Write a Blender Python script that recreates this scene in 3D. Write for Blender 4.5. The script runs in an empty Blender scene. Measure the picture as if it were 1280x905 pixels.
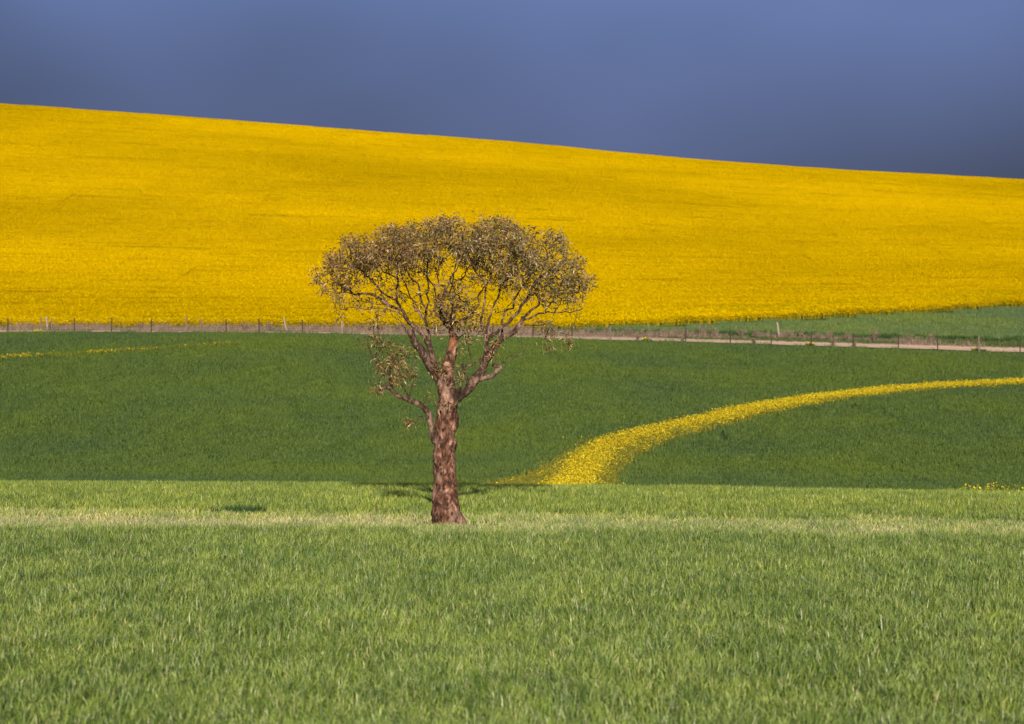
import bpy, math, random
import numpy as np
from mathutils import Vector, Matrix, Euler

R = math.radians
random.seed(7)
rng = np.random.default_rng(7)
scene = bpy.context.scene
C = scene.collection

# ------------------------------------------------------------------ camera
F = 3430.0            # focal length in photo pixels (1280 wide)
PXC, PYH = 640.0, 440.0   # optical axis column, eye-level row
ZC = 4.43             # eye height above the foot of the tree
cam_d = bpy.data.cameras.new('camera')
cam = bpy.data.objects.new('camera', cam_d)
C.objects.link(cam)
cam.location = (0, 0, ZC)
cam.rotation_euler = (R(90), 0, 0)
cam_d.sensor_width = 36.0
cam_d.sensor_fit = 'HORIZONTAL'
cam_d.lens = 36.0 * F / 1280.0
cam_d.shift_y = -(452.5 - PYH) / 1280.0
cam_d.clip_start = 0.5
cam_d.clip_end = 20000
cam_d.dof.use_dof = True
cam_d.dof.focus_distance = 76.0
cam_d.dof.aperture_fstop = 2.0
scene.camera = cam

# ------------------------------------------------------------------ light
SUN_EL, SUN_AZ = 16.5, 178.2        # azimuth clockwise from +Y (view direction): low behind the camera
az, el = R(SUN_AZ), R(SUN_EL)
sdir = Vector((math.sin(az) * math.cos(el), math.cos(az) * math.cos(el), math.sin(el)))
sun_d = bpy.data.lights.new('sun', 'SUN')
sun_d.energy = 4.6
sun_d.angle = R(0.55)
sun_d.color = (1.0, 0.94, 0.84)
sun = bpy.data.objects.new('sun', sun_d)
C.objects.link(sun)
sun.rotation_euler = sdir.to_track_quat('Z', 'Y').to_euler()
sun.location = (30, -40, 60)

world = bpy.data.worlds.new('World')
scene.world = world
world.use_nodes = True
nt = world.node_tree
nt.nodes.clear()
wo = nt.nodes.new('ShaderNodeOutputWorld')
wb = nt.nodes.new('ShaderNodeBackground')
sky = nt.nodes.new('ShaderNodeTexSky')
sky.sky_type = 'NISHITA'
sky.sun_disc = False
sky.sun_elevation = el
sky.sun_rotation = az
sky.dust_density = 1.0
# slate-blue rain cloud covering the whole sky, with soft uneven density
tc = nt.nodes.new('ShaderNodeTexCoord')
mp = nt.nodes.new('ShaderNodeMapping')
mp.inputs['Scale'].default_value = (1.3, 1.3, 2.0)
mp.inputs['Location'].default_value = (0.94, 1.22, 1.66)
cn = nt.nodes.new('ShaderNodeTexNoise')
cn.inputs['Scale'].default_value = 2.2
cn.inputs['Detail'].default_value = 3.0
cn.inputs['Roughness'].default_value = 0.45
sxyz = nt.nodes.new('ShaderNodeSeparateXYZ')
nt.links.new(tc.outputs['Generated'], sxyz.inputs[0])
cr = nt.nodes.new('ShaderNodeValToRGB')          # greyer rain haze low down, bluer cloud above
cr.color_ramp.elements[0].position = 0.05
cr.color_ramp.elements[0].color = (0.58, 0.76, 1.74, 1)
cr.color_ramp.elements[1].position = 0.14
cr.color_ramp.elements[1].color = (0.79, 1.16, 2.60, 1)
nt.links.new(sxyz.outputs['Z'], cr.inputs[0])
cm = nt.nodes.new('ShaderNodeMapRange')          # thinner and thicker cloud all round the sky
cm.inputs[1].default_value = 0.36; cm.inputs[2].default_value = 0.62
cm.inputs[3].default_value = 0.40; cm.inputs[4].default_value = 1.07
nt.links.new(cn.outputs[0], cm.inputs[0])
cv = nt.nodes.new('ShaderNodeVectorMath'); cv.operation = 'SCALE'
nt.links.new(cr.outputs[0], cv.inputs[0]); nt.links.new(cm.outputs[0], cv.inputs['Scale'])
mx = nt.nodes.new('ShaderNodeMix')
mx.data_type = 'RGBA'
mx.inputs[0].default_value = 0.97
nt.links.new(tc.outputs['Generated'], mp.inputs['Vector'])
nt.links.new(mp.outputs[0], cn.inputs['Vector'])
nt.links.new(sky.outputs[0], mx.inputs[6])
nt.links.new(cv.outputs[0], mx.inputs[7])
nt.links.new(mx.outputs[2], wb.inputs[0])
wb.inputs[1].default_value = 0.10
nt.links.new(wb.outputs[0], wo.inputs[0])

scene.view_settings.view_transform = 'Standard'
scene.view_settings.look = 'None'
scene.view_settings.gamma = 1.0
scene.view_settings.use_curve_mapping = False
scene.view_settings.exposure = 0.65

# ------------------------------------------------------------------ helpers
def tag(o, label=None, cat=None, group=None, kind=None):
    if label: o['label'] = label
    if cat: o['category'] = cat
    if group: o['group'] = group
    if kind: o['kind'] = kind
    return o

def empty(name, loc, label=None, cat=None, group=None):
    o = bpy.data.objects.new(name, None)
    o.empty_display_size = 0.2
    C.objects.link(o)
    o.location = loc
    return tag(o, label, cat, group)

def link(name, mesh, parent=None, loc=None):
    o = bpy.data.objects.new(name, mesh)
    C.objects.link(o)
    if parent is not None:
        o.parent = parent
        if loc is None:                      # mesh given in world coordinates, parent carries only a location
            o.location = -parent.location
    if loc is not None:
        o.location = loc
    return o

def make_mesh(name, V, faces, mat=None, col=None, smooth=False):
    me = bpy.data.meshes.new(name)
    me.from_pydata(np.asarray(V, float).tolist(), [], faces)
    if col is not None:
        ca = me.color_attributes.new('col', 'FLOAT_COLOR', 'POINT')
        c4 = np.ones((len(V), 4)); c4[:, :3] = col
        ca.data.foreach_set('color', c4.ravel().astype(np.float32))
    if mat: me.materials.append(mat)
    if smooth:
        me.polygons.foreach_set('use_smooth', np.ones(len(me.polygons), bool))
    me.update()
    return me

class Geo:
    """collects vertices, faces and vertex colours"""
    def __init__(s): s.V, s.Fc, s.Cc, s.n = [], [], [], 0
    def add(s, V, Fc, col):
        V = np.asarray(V, float)
        s.V.append(V); s.Fc += [tuple(int(i) + s.n for i in f) for f in Fc]
        col = np.asarray(col, float)
        if col.ndim == 1: col = np.tile(col, (len(V), 1))
        s.Cc.append(col); s.n += len(V)
    def arrays(s): return np.concatenate(s.V), s.Fc, np.concatenate(s.Cc)
    def mesh(s, name, mat, smooth=False):
        V, f, c = s.arrays()
        return make_mesh(name, V, f, mat, c, smooth)

# value noise on numpy arrays
_perm = rng.random((64, 64, 64))
def vnoise(P):
    P = np.asarray(P, float)
    i = np.floor(P).astype(int); f = P - i; f = f * f * (3 - 2 * f)
    r = 0
    for dx in (0, 1):
        for dy in (0, 1):
            for dz in (0, 1):
                w = (f[..., 0] if dx else 1 - f[..., 0]) * (f[..., 1] if dy else 1 - f[..., 1]) * (f[..., 2] if dz else 1 - f[..., 2])
                r = r + w * _perm[(i[..., 0] + dx) % 64, (i[..., 1] + dy) % 64, (i[..., 2] + dz) % 64]
    return r * 2 - 1

# ------------------------------------------------------------------ materials
def new_mat(name):
    m = bpy.data.materials.new(name); m.use_nodes = True
    nt = m.node_tree; nt.nodes.clear()
    return m, nt, nt.nodes.new('ShaderNodeOutputMaterial')

def N(nt, t, **kw):
    n = nt.nodes.new(t)
    for k, v in kw.items():
        if k in n.inputs: n.inputs[k].default_value = v
        else: setattr(n, k, v)
    return n

def ramp(nt, src, stops):
    n = nt.nodes.new('ShaderNodeValToRGB')
    e = n.color_ramp.elements
    while len(e) < len(stops): e.new(0.5)
    for el_, (p, c) in zip(e, stops):
        el_.position = p; el_.color = (*c, 1) if len(c) == 3 else c
    nt.links.new(src, n.inputs[0])
    return n.outputs[0]

def mixc(nt, fac, a, b, mode='MIX'):
    n = nt.nodes.new('ShaderNodeMix'); n.data_type = 'RGBA'; n.blend_type = mode
    for s, i in ((fac, 0), (a, 6), (b, 7)):
        if hasattr(s, 'node'): nt.links.new(s, n.inputs[i])
        elif i == 0: n.inputs[0].default_value = s
        else: n.inputs[i].default_value = (*s, 1)
    return n.outputs[2]

def world_noise(nt, scale, detail=3, rough=0.5, sc=(1, 1, 1), rotz=0, loc=(0, 0, 0)):
    g = nt.nodes.new('ShaderNodeNewGeometry')
    m = nt.nodes.new('ShaderNodeMapping')
    m.inputs['Scale'].default_value = sc
    m.inputs['Rotation'].default_value = (0, 0, rotz)
    m.inputs['Location'].default_value = loc
    n = N(nt, 'ShaderNodeTexNoise', Scale=scale, Detail=detail, Roughness=rough)
    nt.links.new(g.outputs['Position'], m.inputs[0]); nt.links.new(m.outputs[0], n.inputs['Vector'])
    return n.outputs[0]

def leaf_mat(name, tweak=None, trans=0.3, rough=0.55, spec=0.25):
    """plant tissue: vertex colour 'col', optionally modulated over the field by growth"""
    m, nt, out = new_mat(name)
    a = nt.nodes.new('ShaderNodeAttribute'); a.attribute_name = 'col'
    c = a.outputs['Color']
    if tweak: c = tweak(nt, c)
    p = N(nt, 'ShaderNodeBsdfPrincipled', Roughness=rough)
    p.inputs['Specular IOR Level'].default_value = spec
    t = nt.nodes.new('ShaderNodeBsdfTranslucent')
    mxs = nt.nodes.new('ShaderNodeMixShader'); mxs.inputs[0].default_value = trans
    nt.links.new(c, p.inputs['Base Color']); nt.links.new(c, t.inputs['Color'])
    nt.links.new(p.outputs[0], mxs.inputs[1]); nt.links.new(t.outputs[0], mxs.inputs[2])
    nt.links.new(mxs.outputs[0], out.inputs[0])
    return m

def tweak_near(nt, c):
    n = world_noise(nt, 0.35, 4, 0.55, (1, 0.45, 1))
    c = mixc(nt, 1.0, c, ramp(nt, n, [(0.32, (0.78, 0.84, 0.80)), (0.5, (1, 1, 1)), (0.68, (1.15, 1.10, 1.03))]), 'MULTIPLY')
    n2 = world_noise(nt, 1.7, 2, 0.5, (1, 0.5, 1), 0, (5, 2, 0))
    c = mixc(nt, 1.0, c, ramp(nt, n2, [(0.3, (0.70, 0.76, 0.8)), (0.7, (1.2, 1.14, 1.0))]), 'MULTIPLY')
    # beyond the straw strip the crop is a later sowing: fresher and more yellow
    g = nt.nodes.new('ShaderNodeNewGeometry'); sp = nt.nodes.new('ShaderNodeSeparateXYZ'); nt.links.new(g.outputs['Position'], sp.inputs[0])
    mr = N(nt, 'ShaderNodeMapRange'); nt.links.new(sp.outputs['Y'], mr.inputs[0]); mr.inputs[1].default_value = 70.0; mr.inputs[2].default_value = 74.0
    return mixc(nt, mr.outputs[0], c, mixc(nt, 1.0, c, (1.20, 1.14, 0.9), 'MULTIPLY'))

def tweak_mid(nt, c):
    n = world_noise(nt, 0.075, 5, 0.6, (1, 0.8, 1), R(8))
    c = mixc(nt, 1.0, c, ramp(nt, n, [(0.32, (0.78, 0.84, 1.25)), (0.5, (1, 1, 1)), (0.7, (1.22, 1.14, 0.7))]), 'MULTIPLY')
    n2 = world_noise(nt, 0.9, 4, 0.65, (1, 0.35, 1), R(-5), (3, 9, 0))
    return mixc(nt, 1.0, c, ramp(nt, n2, [(0.3, (0.84, 0.88, 0.9)), (0.52, (1, 1, 1)), (0.75, (1.12, 1.1, 1.05))]), 'MULTIPLY')

def tweak_canola(nt, c):
    # thin places along the sowing lines where stalks show between the flowers, and broad uneven tone painting cloud shadow into the bloom colour
    n = world_noise(nt, 1.0, 4, 0.62, (0.035, 0.42, 0.0), R(7), (2, 1, 0))
    n2 = world_noise(nt, 1.0, 3, 0.6, (0.12, 0.7, 0.0), R(7), (8, 4, 0))
    c = mixc(nt, ramp(nt, n, [(0.54, (0, 0, 0)), (0.70, (0.4, 0.4, 0.4))]), c, (0.27, 0.185, 0.003))
    c = mixc(nt, ramp(nt, n2, [(0.57, (0, 0, 0)), (0.70, (0.4, 0.4, 0.4))]), c, (0.24, 0.17, 0.003))
    n3 = world_noise(nt, 0.011, 3, 0.5, (1, 1, 0), 0, (0.6, 1.9, 0))
    return mixc(nt, 1.0, c, ramp(nt, n3, [(0.35, (0.86, 0.84, 0.8)), (0.62, (1.08, 1.08, 1.0))]), 'MULTIPLY')

M = {}
M['wheat'] = leaf_mat('wheat_leaf', tweak_near, 0.24, 0.5, 0.28)
M['midcrop'] = leaf_mat('young_crop_leaf', tweak_mid, 0.25, 0.6, 0.2)
M['canola'] = leaf_mat('canola_bloom', tweak_canola, 0.30, 0.9, 0.0)
M['flower'] = leaf_mat('yellow_petal', None, 0.2, 0.9, 0.0)
M['drygrass'] = leaf_mat('dry_grass', None, 0.25, 0.7, 0.1)
M['weed'] = leaf_mat('weed_leaf', None, 0.25, 0.55, 0.25)
M['leaf'] = leaf_mat('gum_leaf', None, 0.14, 0.45, 0.25)
M['twig'] = leaf_mat('dead_twig', None, 0.0, 0.8, 0.1)

def bark_mat(name, stops, scale, blot, bump, marks=()):
    m, nt, out = new_mat(name)
    tcn = nt.nodes.new('ShaderNodeTexCoord')
    mp = nt.nodes.new('ShaderNodeMapping'); mp.inputs['Scale'].default_value = (1, 1, 0.55)
    nt.links.new(tcn.outputs['Object'], mp.inputs[0])
    n1 = N(nt, 'ShaderNodeTexNoise', Scale=scale, Detail=7, Roughness=0.62)
    n2 = N(nt, 'ShaderNodeTexNoise', Scale=scale * 1.25, Detail=5, Roughness=0.6, Distortion=0.4)
    n3 = N(nt, 'ShaderNodeTexNoise', Scale=scale * 0.33, Detail=3, Roughness=0.5)
    for n in (n1, n2, n3): nt.links.new(mp.outputs[0], n.inputs['Vector'])
    c = ramp(nt, n1.outputs[0], stops)
    c = mixc(nt, ramp(nt, n2.outputs[0], [(0.51, (0, 0, 0)), (0.58, (blot,) * 3)]), c, (0.035, 0.018, 0.012))
    c = mixc(nt, ramp(nt, n3.outputs[0], [(0.52, (0, 0, 0)), (0.68, (0.6,) * 3)]), c, (0.38, 0.23, 0.165))
    vo = N(nt, 'ShaderNodeTexVoronoi', Scale=scale * 0.9, Randomness=1.0)      # dark pits and knots
    nt.links.new(mp.outputs[0], vo.inputs['Vector'])
    c = mixc(nt, ramp(nt, vo.outputs['Distance'], [(0.16, (0.9,) * 3), (0.30, (0, 0, 0))]), c, (0.02, 0.010, 0.007))
    for ctr_, rad_, mc in marks:          # shade under the fork painted dark into the bark, peeled orange wood above it
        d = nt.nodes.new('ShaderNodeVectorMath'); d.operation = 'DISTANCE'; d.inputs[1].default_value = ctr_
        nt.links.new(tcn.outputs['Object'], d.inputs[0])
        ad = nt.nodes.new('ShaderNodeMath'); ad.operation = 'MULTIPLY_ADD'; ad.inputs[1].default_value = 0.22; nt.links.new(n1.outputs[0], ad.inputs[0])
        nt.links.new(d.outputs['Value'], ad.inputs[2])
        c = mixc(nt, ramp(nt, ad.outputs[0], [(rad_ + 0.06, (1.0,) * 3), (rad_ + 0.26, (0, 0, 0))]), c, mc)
    p = N(nt, 'ShaderNodeBsdfPrincipled', Roughness=0.85)
    p.inputs['Specular IOR Level'].default_value = 0.15
    nt.links.new(c, p.inputs['Base Color'])
    b = N(nt, 'ShaderNodeBump', Strength=0.8, Distance=bump)
    nt.links.new(n2.outputs[0], b.inputs['Height']); nt.links.new(b.outputs[0], p.inputs['Normal'])
    nt.links.new(p.outputs[0], out.inputs[0])
    return m
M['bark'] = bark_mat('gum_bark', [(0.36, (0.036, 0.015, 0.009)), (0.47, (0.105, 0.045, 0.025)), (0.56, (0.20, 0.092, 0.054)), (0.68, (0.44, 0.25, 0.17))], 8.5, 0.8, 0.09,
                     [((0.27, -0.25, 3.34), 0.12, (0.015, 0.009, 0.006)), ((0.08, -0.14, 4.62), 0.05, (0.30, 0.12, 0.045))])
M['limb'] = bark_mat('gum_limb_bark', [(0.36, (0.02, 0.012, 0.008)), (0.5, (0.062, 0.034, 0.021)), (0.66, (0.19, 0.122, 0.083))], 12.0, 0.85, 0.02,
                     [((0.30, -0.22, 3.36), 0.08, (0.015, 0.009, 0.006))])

def surface_mat(name, base, tint, scale=0.5, rough=0.95, bump=0.02, sc=(1, 1, 1)):
    m, nt, out = new_mat(name)
    n = world_noise(nt, scale, 6, 0.6, sc)
    c = mixc(nt, n, base, tint)
    n2 = world_noise(nt, scale * 22, 3, 0.6, sc)
    c = mixc(nt, 1.0, c, ramp(nt, n2, [(0.3, (0.75,) * 3), (0.7, (1.2,) * 3)]), 'MULTIPLY')
    p = N(nt, 'ShaderNodeBsdfPrincipled', Roughness=rough)
    p.inputs['Specular IOR Level'].default_value = 0.1
    b = N(nt, 'ShaderNodeBump', Strength=0.6, Distance=bump)
    nt.links.new(n2, b.inputs['Height']); nt.links.new(b.outputs[0], p.inputs['Normal'])
    nt.links.new(c, p.inputs['Base Color']); nt.links.new(p.outputs[0], out.inputs[0])
    return m
M['ground'] = surface_mat('field_soil_and_stubble', (0.040, 0.066, 0.014), (0.058, 0.078, 0.018), 0.25)
M['hillsoil'] = surface_mat('canola_understorey', (0.62, 0.43, 0.002), (0.68, 0.47, 0.002), 0.2)
M['road'] = surface_mat('pink_gravel', (0.70, 0.45, 0.275), (0.78, 0.53, 0.34), 0.4, 0.95, 0.02, (0.3, 1, 1))
M['steel'] = surface_mat('rusty_steel', (0.035, 0.025, 0.022), (0.07, 0.045, 0.035), 3.0)
M['palewood'] = surface_mat('weathered_pale_wood', (0.24, 0.18, 0.13), (0.33, 0.26, 0.20), 3.0)
M['wood'] = surface_mat('weathered_brown_wood', (0.13, 0.09, 0.07), (0.2, 0.15, 0.11), 3.0)

# ------------------------------------------------------------------ terrain
def px2x(px, y): return (px - PXC) * y / F
def py2z(py, y): return ZC - (py - PYH) * y / F
# knots along the view: distance, then ground height (m) at the frame's left edge / middle / right edge at that distance
KN = [(-400, 'z', (6, 6, 6)), (-60, 'z', (4.6, 4.6, 4.6)), (0, 'z', (2.75, 2.75, 2.75)), (14, 'z', (1.15, 1.15, 1.15)),
      (31, 'z', (0.02, 0.0, -0.03)), (50, 'z', (0.03, 0.0, -0.05)), (70, 'z', (0.04, 0.0, -0.09)), (82, 'z', (-0.0, -0.05, -0.22)),
      (92, 'p', (611.5, 614.5, 622)), (106, 'p', (618, 622, 632)), (122, 'p', (622, 627, 636)), (134, 'p', (612, 616, 623)),
      (150, 'p', (588, 591, 597)), (190, 'p', (493, 496, 508)), (234, 'p', (415.5, 423, 441.8)),
      (239, 'p', (412.8, 420, 435.6)), (248, 'p', (410.5, 414.5, 425.5)), (300, 'p', (377, 377, 374)), (400, 'p', (282, 300, 313)),
      (500, 'p', (199, 235, 268)), (600, 'p', (148, 192.5, 235)), (660, 'p', (135, 184, 229.5)), (720, 'p', (136.5, 185, 230)),
      (860, 'z', (66, 56, 46)), (1600, 'z', (20, 15, 10)), (7000, 'z', (-5, -5, -5))]
KY = np.array([k[0] for k in KN], float)
def _soft(u): return 1.6 * np.tanh(u / 1.6)
_vm = _soft(1.0)
KA = []
for y, t, v in KN:
    zl, zm, zr = [py2z(p, y) for p in v] if t == 'p' else v
    b = (zr - zl) / (2 * _vm); a = ((zr + zl) / 2 - zm) / _vm ** 2
    KA.append((zm, b, a))
KA = np.array(KA)
KHW = np.maximum(0.1866 * KY, 8.0)
def terrain(x, y):
    x = np.asarray(x, float); y = np.asarray(y, float)
    sh = np.broadcast(x, y).shape
    x = np.broadcast_to(x, sh).ravel(); y = np.broadcast_to(y, sh).ravel()
    j = np.clip(np.searchsorted(KY, y) - 1, 0, len(KY) - 2)
    def kz(i):
        i = np.clip(i, 0, len(KY) - 1)
        v = _soft(x / KHW[i])
        return KA[i, 0] + KA[i, 1] * v + KA[i, 2] * v * v
    def dl(i):   # secant slope between knots i and i+1
        i = np.clip(i, 0, len(KY) - 2)
        return (kz(i + 1) - kz(i)) / (KY[i + 1] - KY[i])
    def slope(i):
        a, b = dl(i - 1), dl(i)
        i0 = np.clip(i - 1, 0, len(KY) - 1); i1 = np.clip(i + 1, 0, len(KY) - 1)
        h0 = KY[i] - KY[i0] + 1e-9; h1 = KY[i1] - KY[i] + 1e-9
        return (a * h1 + b * h0) / (h0 + h1)
    h = KY[j + 1] - KY[j]; t = np.clip((y - KY[j]) / h, 0, 1)
    z0, z1, m0, m1 = kz(j), kz(j + 1), slope(j), slope(j + 1)
    z = (2*t**3 - 3*t**2 + 1) * z0 + (t**3 - 2*t**2 + t) * h * m0 + (-2*t**3 + 3*t**2) * z1 + (t**3 - t**2) * h * m1
    n = vnoise(np.stack([x / 6.0, y / 7.0, np.zeros_like(x)], -1)) * 0.03 + vnoise(np.stack([x / 21.0 + 9, y / 25.0, np.ones_like(x)], -1)) * 0.05
    far = np.clip((y - 260) / 200, 0, 1)
    n2 = vnoise(np.stack([x / 60.0, y / 70.0, np.full_like(x, 4.3)], -1)) * 0.8
    z = z + n * np.clip((y - 5) / 30, 0, 1) + n2 * far
    return z.reshape(sh)
def tz(x, y): return float(terrain(np.array([x]), np.array([y]))[0])

def ground_at(px, py, ymin=20.0, ymax=800.0):
    """where the line of sight through a photo pixel first meets the ground beyond ymin"""
    ys = np.arange(ymin, ymax, 0.05)
    xs = (px - PXC) * ys / F
    hit = np.nonzero(py2z(py, ys) <= terrain(xs, ys))[0]
    y = ys[hit[0]] if len(hit) else ymax
    return (px - PXC) * y / F, float(y)

def slopes(x, y, e=0.6):
    return (terrain(x + e, y) - terrain(x - e, y)) / (2 * e), (terrain(x, y + e) - terrain(x, y - e)) / (2 * e)

# field boundaries
def canola_edge(x):
    """distance at which the canola starts, at sideways position x"""
    return np.interp(x, [-300, -46, 1, 6, 13, 24, 36, 54, 90, 300], [247.0, 247.4, 249.2, 253, 260, 269, 277, 289, 312, 420])
def fence_y(x): return 234.0 + 0 * np.asarray(x)

ys = np.concatenate([[-400, -200, -90], np.arange(-40, 256, 1.6), np.arange(256, 330, 2.0), np.arange(330, 780, 7), [800, 860, 950, 1100, 1400, 1800, 2600, 4000, 7000]])
xs = np.concatenate([[-6000, -3000, -1500, -900, -600], np.arange(-420, -150, 18), np.arange(-150, 150.1, 2.5), np.arange(168, 430, 18), [600, 900, 1500, 3000, 6000]])
X, Y = np.meshgrid(xs, ys)
Z = terrain(X, Y)
V = np.stack([X, Y, Z], -1).reshape(-1, 3)
nx = len(xs)
ii = np.arange(len(ys) - 1)[:, None] * nx + np.arange(nx - 1)[None, :]
faces = np.stack([ii, ii + 1, ii + nx + 1, ii + nx], -1).reshape(-1, 4)
me = make_mesh('ground', V, faces.tolist(), M['ground'], smooth=True)
me.materials.append(M['hillsoil'])
ctr = V[faces].mean(1)
me.polygons.foreach_set('material_index', ((ctr[:, 1] > canola_edge(ctr[:, 0]) + 14) & (ctr[:, 1] < 900)).astype(np.int32))
g = link('ground', me); tag(g, 'rolling farmland ground rising to a long hill', 'ground', kind='structure')

# gravel road just beyond the fence
rx = np.arange(-140, 141, 1.0)
rn = vnoise(np.stack([rx / 4, rx * 0, rx * 0], -1)) * 0.25
r0 = 235.1 + rn; r1 = 240.3 + vnoise(np.stack([rx / 5, rx * 0 + 7, rx * 0], -1)) * 0.3
Vr, Fr = [], []
cols = 6
for i, x in enumerate(rx):
    for k in range(cols):
        y = r0[i] + (r1[i] - r0[i]) * k / (cols - 1)
        Vr.append((x, y, tz(x, y) + 0.03))
for i in range(len(rx) - 1):
    for k in range(cols - 1):
        a = i * cols + k; Fr.append((a, a + cols, a + cols + 1, a + 1))
o = link('gravel_road', make_mesh('gravel_road', Vr, Fr, M['road'], smooth=True))
tag(o, 'pale pink gravel farm road running behind the wire fence', 'road', kind='structure')

# ------------------------------------------------------------------ crops: one object each, patches repeated over the field
def blades(n, size, h, w, lean, pal, wts, seg=3, wind=(0.25, 0.1), geo=None, base_dark=1.0):
    g = geo or Geo()
    pal = np.asarray(pal, float)
    for _ in range(n):
        x, y = (rng.random(2) - 0.5) * size
        hh = rng.uniform(*h); ww = rng.uniform(*w)
        a = rng.uniform(0, 2 * math.pi); b = rng.uniform(*lean)
        d = np.array([math.cos(a) * b + wind[0] * b, math.sin(a) * b + wind[1] * b])
        sa = rng.uniform(0, math.pi); s = np.array([math.cos(sa), math.sin(sa), rng.uniform(-.25, .25)]) * ww * 0.5
        ck = pal[rng.choice(len(pal), p=wts)] * rng.uniform(0.8, 1.2)
        vs, cs = [], []
        for k in range(seg + 1):
            t = k / seg
            q = t ** 1.8
            droop = 1 - 0.45 * (np.hypot(*d)) * t * t
            p = np.array([x + d[0] * hh * q, y + d[1] * hh * q, hh * t * droop])
            if k < seg:
                wk = (1.0 - 0.55 * t * t)
                vs += [p - s * wk, p + s * wk]; cs += [ck * (base_dark + (1 - base_dark) * t)] * 2
            else:
                vs.append(p); cs.append(ck)
        fs = [(2*k, 2*k+1, 2*k+3, 2*k+2) for k in range(seg - 1)] + [(2*seg-2, 2*seg-1, 2*seg)]
        g.add(vs, fs, np.array(cs))
    return g

def flower_heads(n, size, h, r, pal, wts, tris=1, tilt=0.45):
    """rape flower heads: small tilted four-cornered faces spread over a patch"""
    pal = np.asarray(pal, float); n = n * tris
    c = np.column_stack([(rng.random((n, 2)) - 0.5) * size, rng.uniform(h[0], h[1], n)])
    nr = np.column_stack([rng.normal(0, tilt, n), rng.normal(0, tilt, n), np.ones(n)]); nr /= np.linalg.norm(nr, axis=1)[:, None]
    u = np.cross(nr, rng.normal(0, 1, (n, 3))); u /= np.linalg.norm(u, axis=1)[:, None]; v = np.cross(nr, u)
    rr = rng.uniform(r[0], r[1], n)[:, None]
    vs = np.stack([c + u * rr * rng.uniform(.7, 1.2, (n, 1)), c + v * rr * rng.uniform(.7, 1.2, (n, 1)), c - u * rr * rng.uniform(.7, 1.2, (n, 1)), c - v * rr * rng.uniform(.7, 1.2, (n, 1))], 1)
    col = np.repeat(pal[rng.choice(len(pal), n, p=wts)] * rng.uniform(.9, 1.1, (n, 1)), 4, 0)
    g = Geo(); g.add(vs.reshape(-1, 3), np.arange(n * 4).reshape(-1, 4).tolist(), col)
    return g

def field_group(name, K):
    ng = bpy.data.node_groups.new(name, 'GeometryNodeTree')
    ng.interface.new_socket('Geometry', in_out='INPUT', socket_type='NodeSocketGeometry')
    ng.interface.new_socket('Geometry', in_out='OUTPUT', socket_type='NodeSocketGeometry')
    gi = ng.nodes.new('NodeGroupInput'); go = ng.nodes.new('NodeGroupOutput')
    jn = ng.nodes.new('GeometryNodeJoinGeometry')
    def attr(nm, t):
        a = ng.nodes.new('GeometryNodeInputNamedAttribute'); a.data_type = t; a.inputs['Name'].default_value = nm
        return a.outputs[0]
    va, ro, sc = attr('var', 'INT'), attr('rot', 'FLOAT_VECTOR'), attr('scl', 'FLOAT_VECTOR')
    er = ng.nodes.new('FunctionNodeEulerToRotation'); ng.links.new(ro, er.inputs[0])
    def sep(k):
        c = ng.nodes.new('FunctionNodeCompare'); c.data_type = 'INT'; c.operation = 'EQUAL'
        ng.links.new(va, c.inputs[2]); c.inputs[3].default_value = k
        s = ng.nodes.new('GeometryNodeSeparateGeometry'); s.domain = 'POINT'
        ng.links.new(gi.outputs[0], s.inputs[0]); ng.links.new(c.outputs[0], s.inputs['Selection'])
        return s.outputs[0]
    for k in range(K):
        ip = ng.nodes.new('GeometryNodeInstanceOnPoints')
        ng.links.new(sep(100 + k), ip.inputs['Points']); ng.links.new(sep(k), ip.inputs['Instance'])
        ng.links.new(er.outputs[0], ip.inputs['Rotation']); ng.links.new(sc, ip.inputs['Scale'])
        ng.links.new(ip.outputs[0], jn.inputs[0])
    ng.links.new(jn.outputs[0], go.inputs[0])
    return ng

def field(name, templates, pts, var, mat, label, cat, sink=0.0, hv=(0.88, 1.12)):
    """templates: list of Geo; pts: (n,2) x,y of patches; var: template index of each patch"""
    K = len(templates)
    Vs, Fs, Cs, vr, off = [], [], [], [], 0
    for k, t in enumerate(templates):
        V, f, c = t.arrays()
        Vs.append(V); Cs.append(c); vr += [k] * len(V)
        Fs += [tuple(i + off for i in q) for q in f]; off += len(V)
    n = len(pts)
    z = terrain(pts[:, 0], pts[:, 1]) - sink
    sx, sy = slopes(pts[:, 0], pts[:, 1])
    rot = np.zeros((off + n, 3)); scl = np.ones((off + n, 3))
    for i in range(n):
        zax = Vector((-sx[i], -sy[i], 1)).normalized()
        xax = Vector((1, 0, sx[i])).normalized(); yax = zax.cross(xax)
        m = Matrix((xax, yax, zax)).transposed() @ Matrix.Rotation(random.randrange(4) * math.pi / 2, 3, 'Z')
        rot[off + i] = m.to_euler('XYZ')
        s = random.uniform(*hv); scl[off + i] = (1, 1, s)
    Vs.append(np.column_stack([pts, z])); Cs.append(np.ones((n, 3))); vr += [100 + int(v) for v in var]
    me = make_mesh(name, np.concatenate(Vs), Fs, mat, np.concatenate(Cs))
    a = me.attributes.new('var', 'INT', 'POINT'); a.data.foreach_set('value', np.array(vr, np.int32))
    a = me.attributes.new('rot', 'FLOAT_VECTOR', 'POINT'); a.data.foreach_set('vector', rot.ravel().astype(np.float32))
    a = me.attributes.new('scl', 'FLOAT_VECTOR', 'POINT'); a.data.foreach_set('vector', scl.ravel().astype(np.float32))
    o = link(name, me)
    md = o.modifiers.new('field', 'NODES'); md.node_group = field_group(name + '_nodes', K)
    return tag(o, label, cat, kind='stuff')

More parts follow.
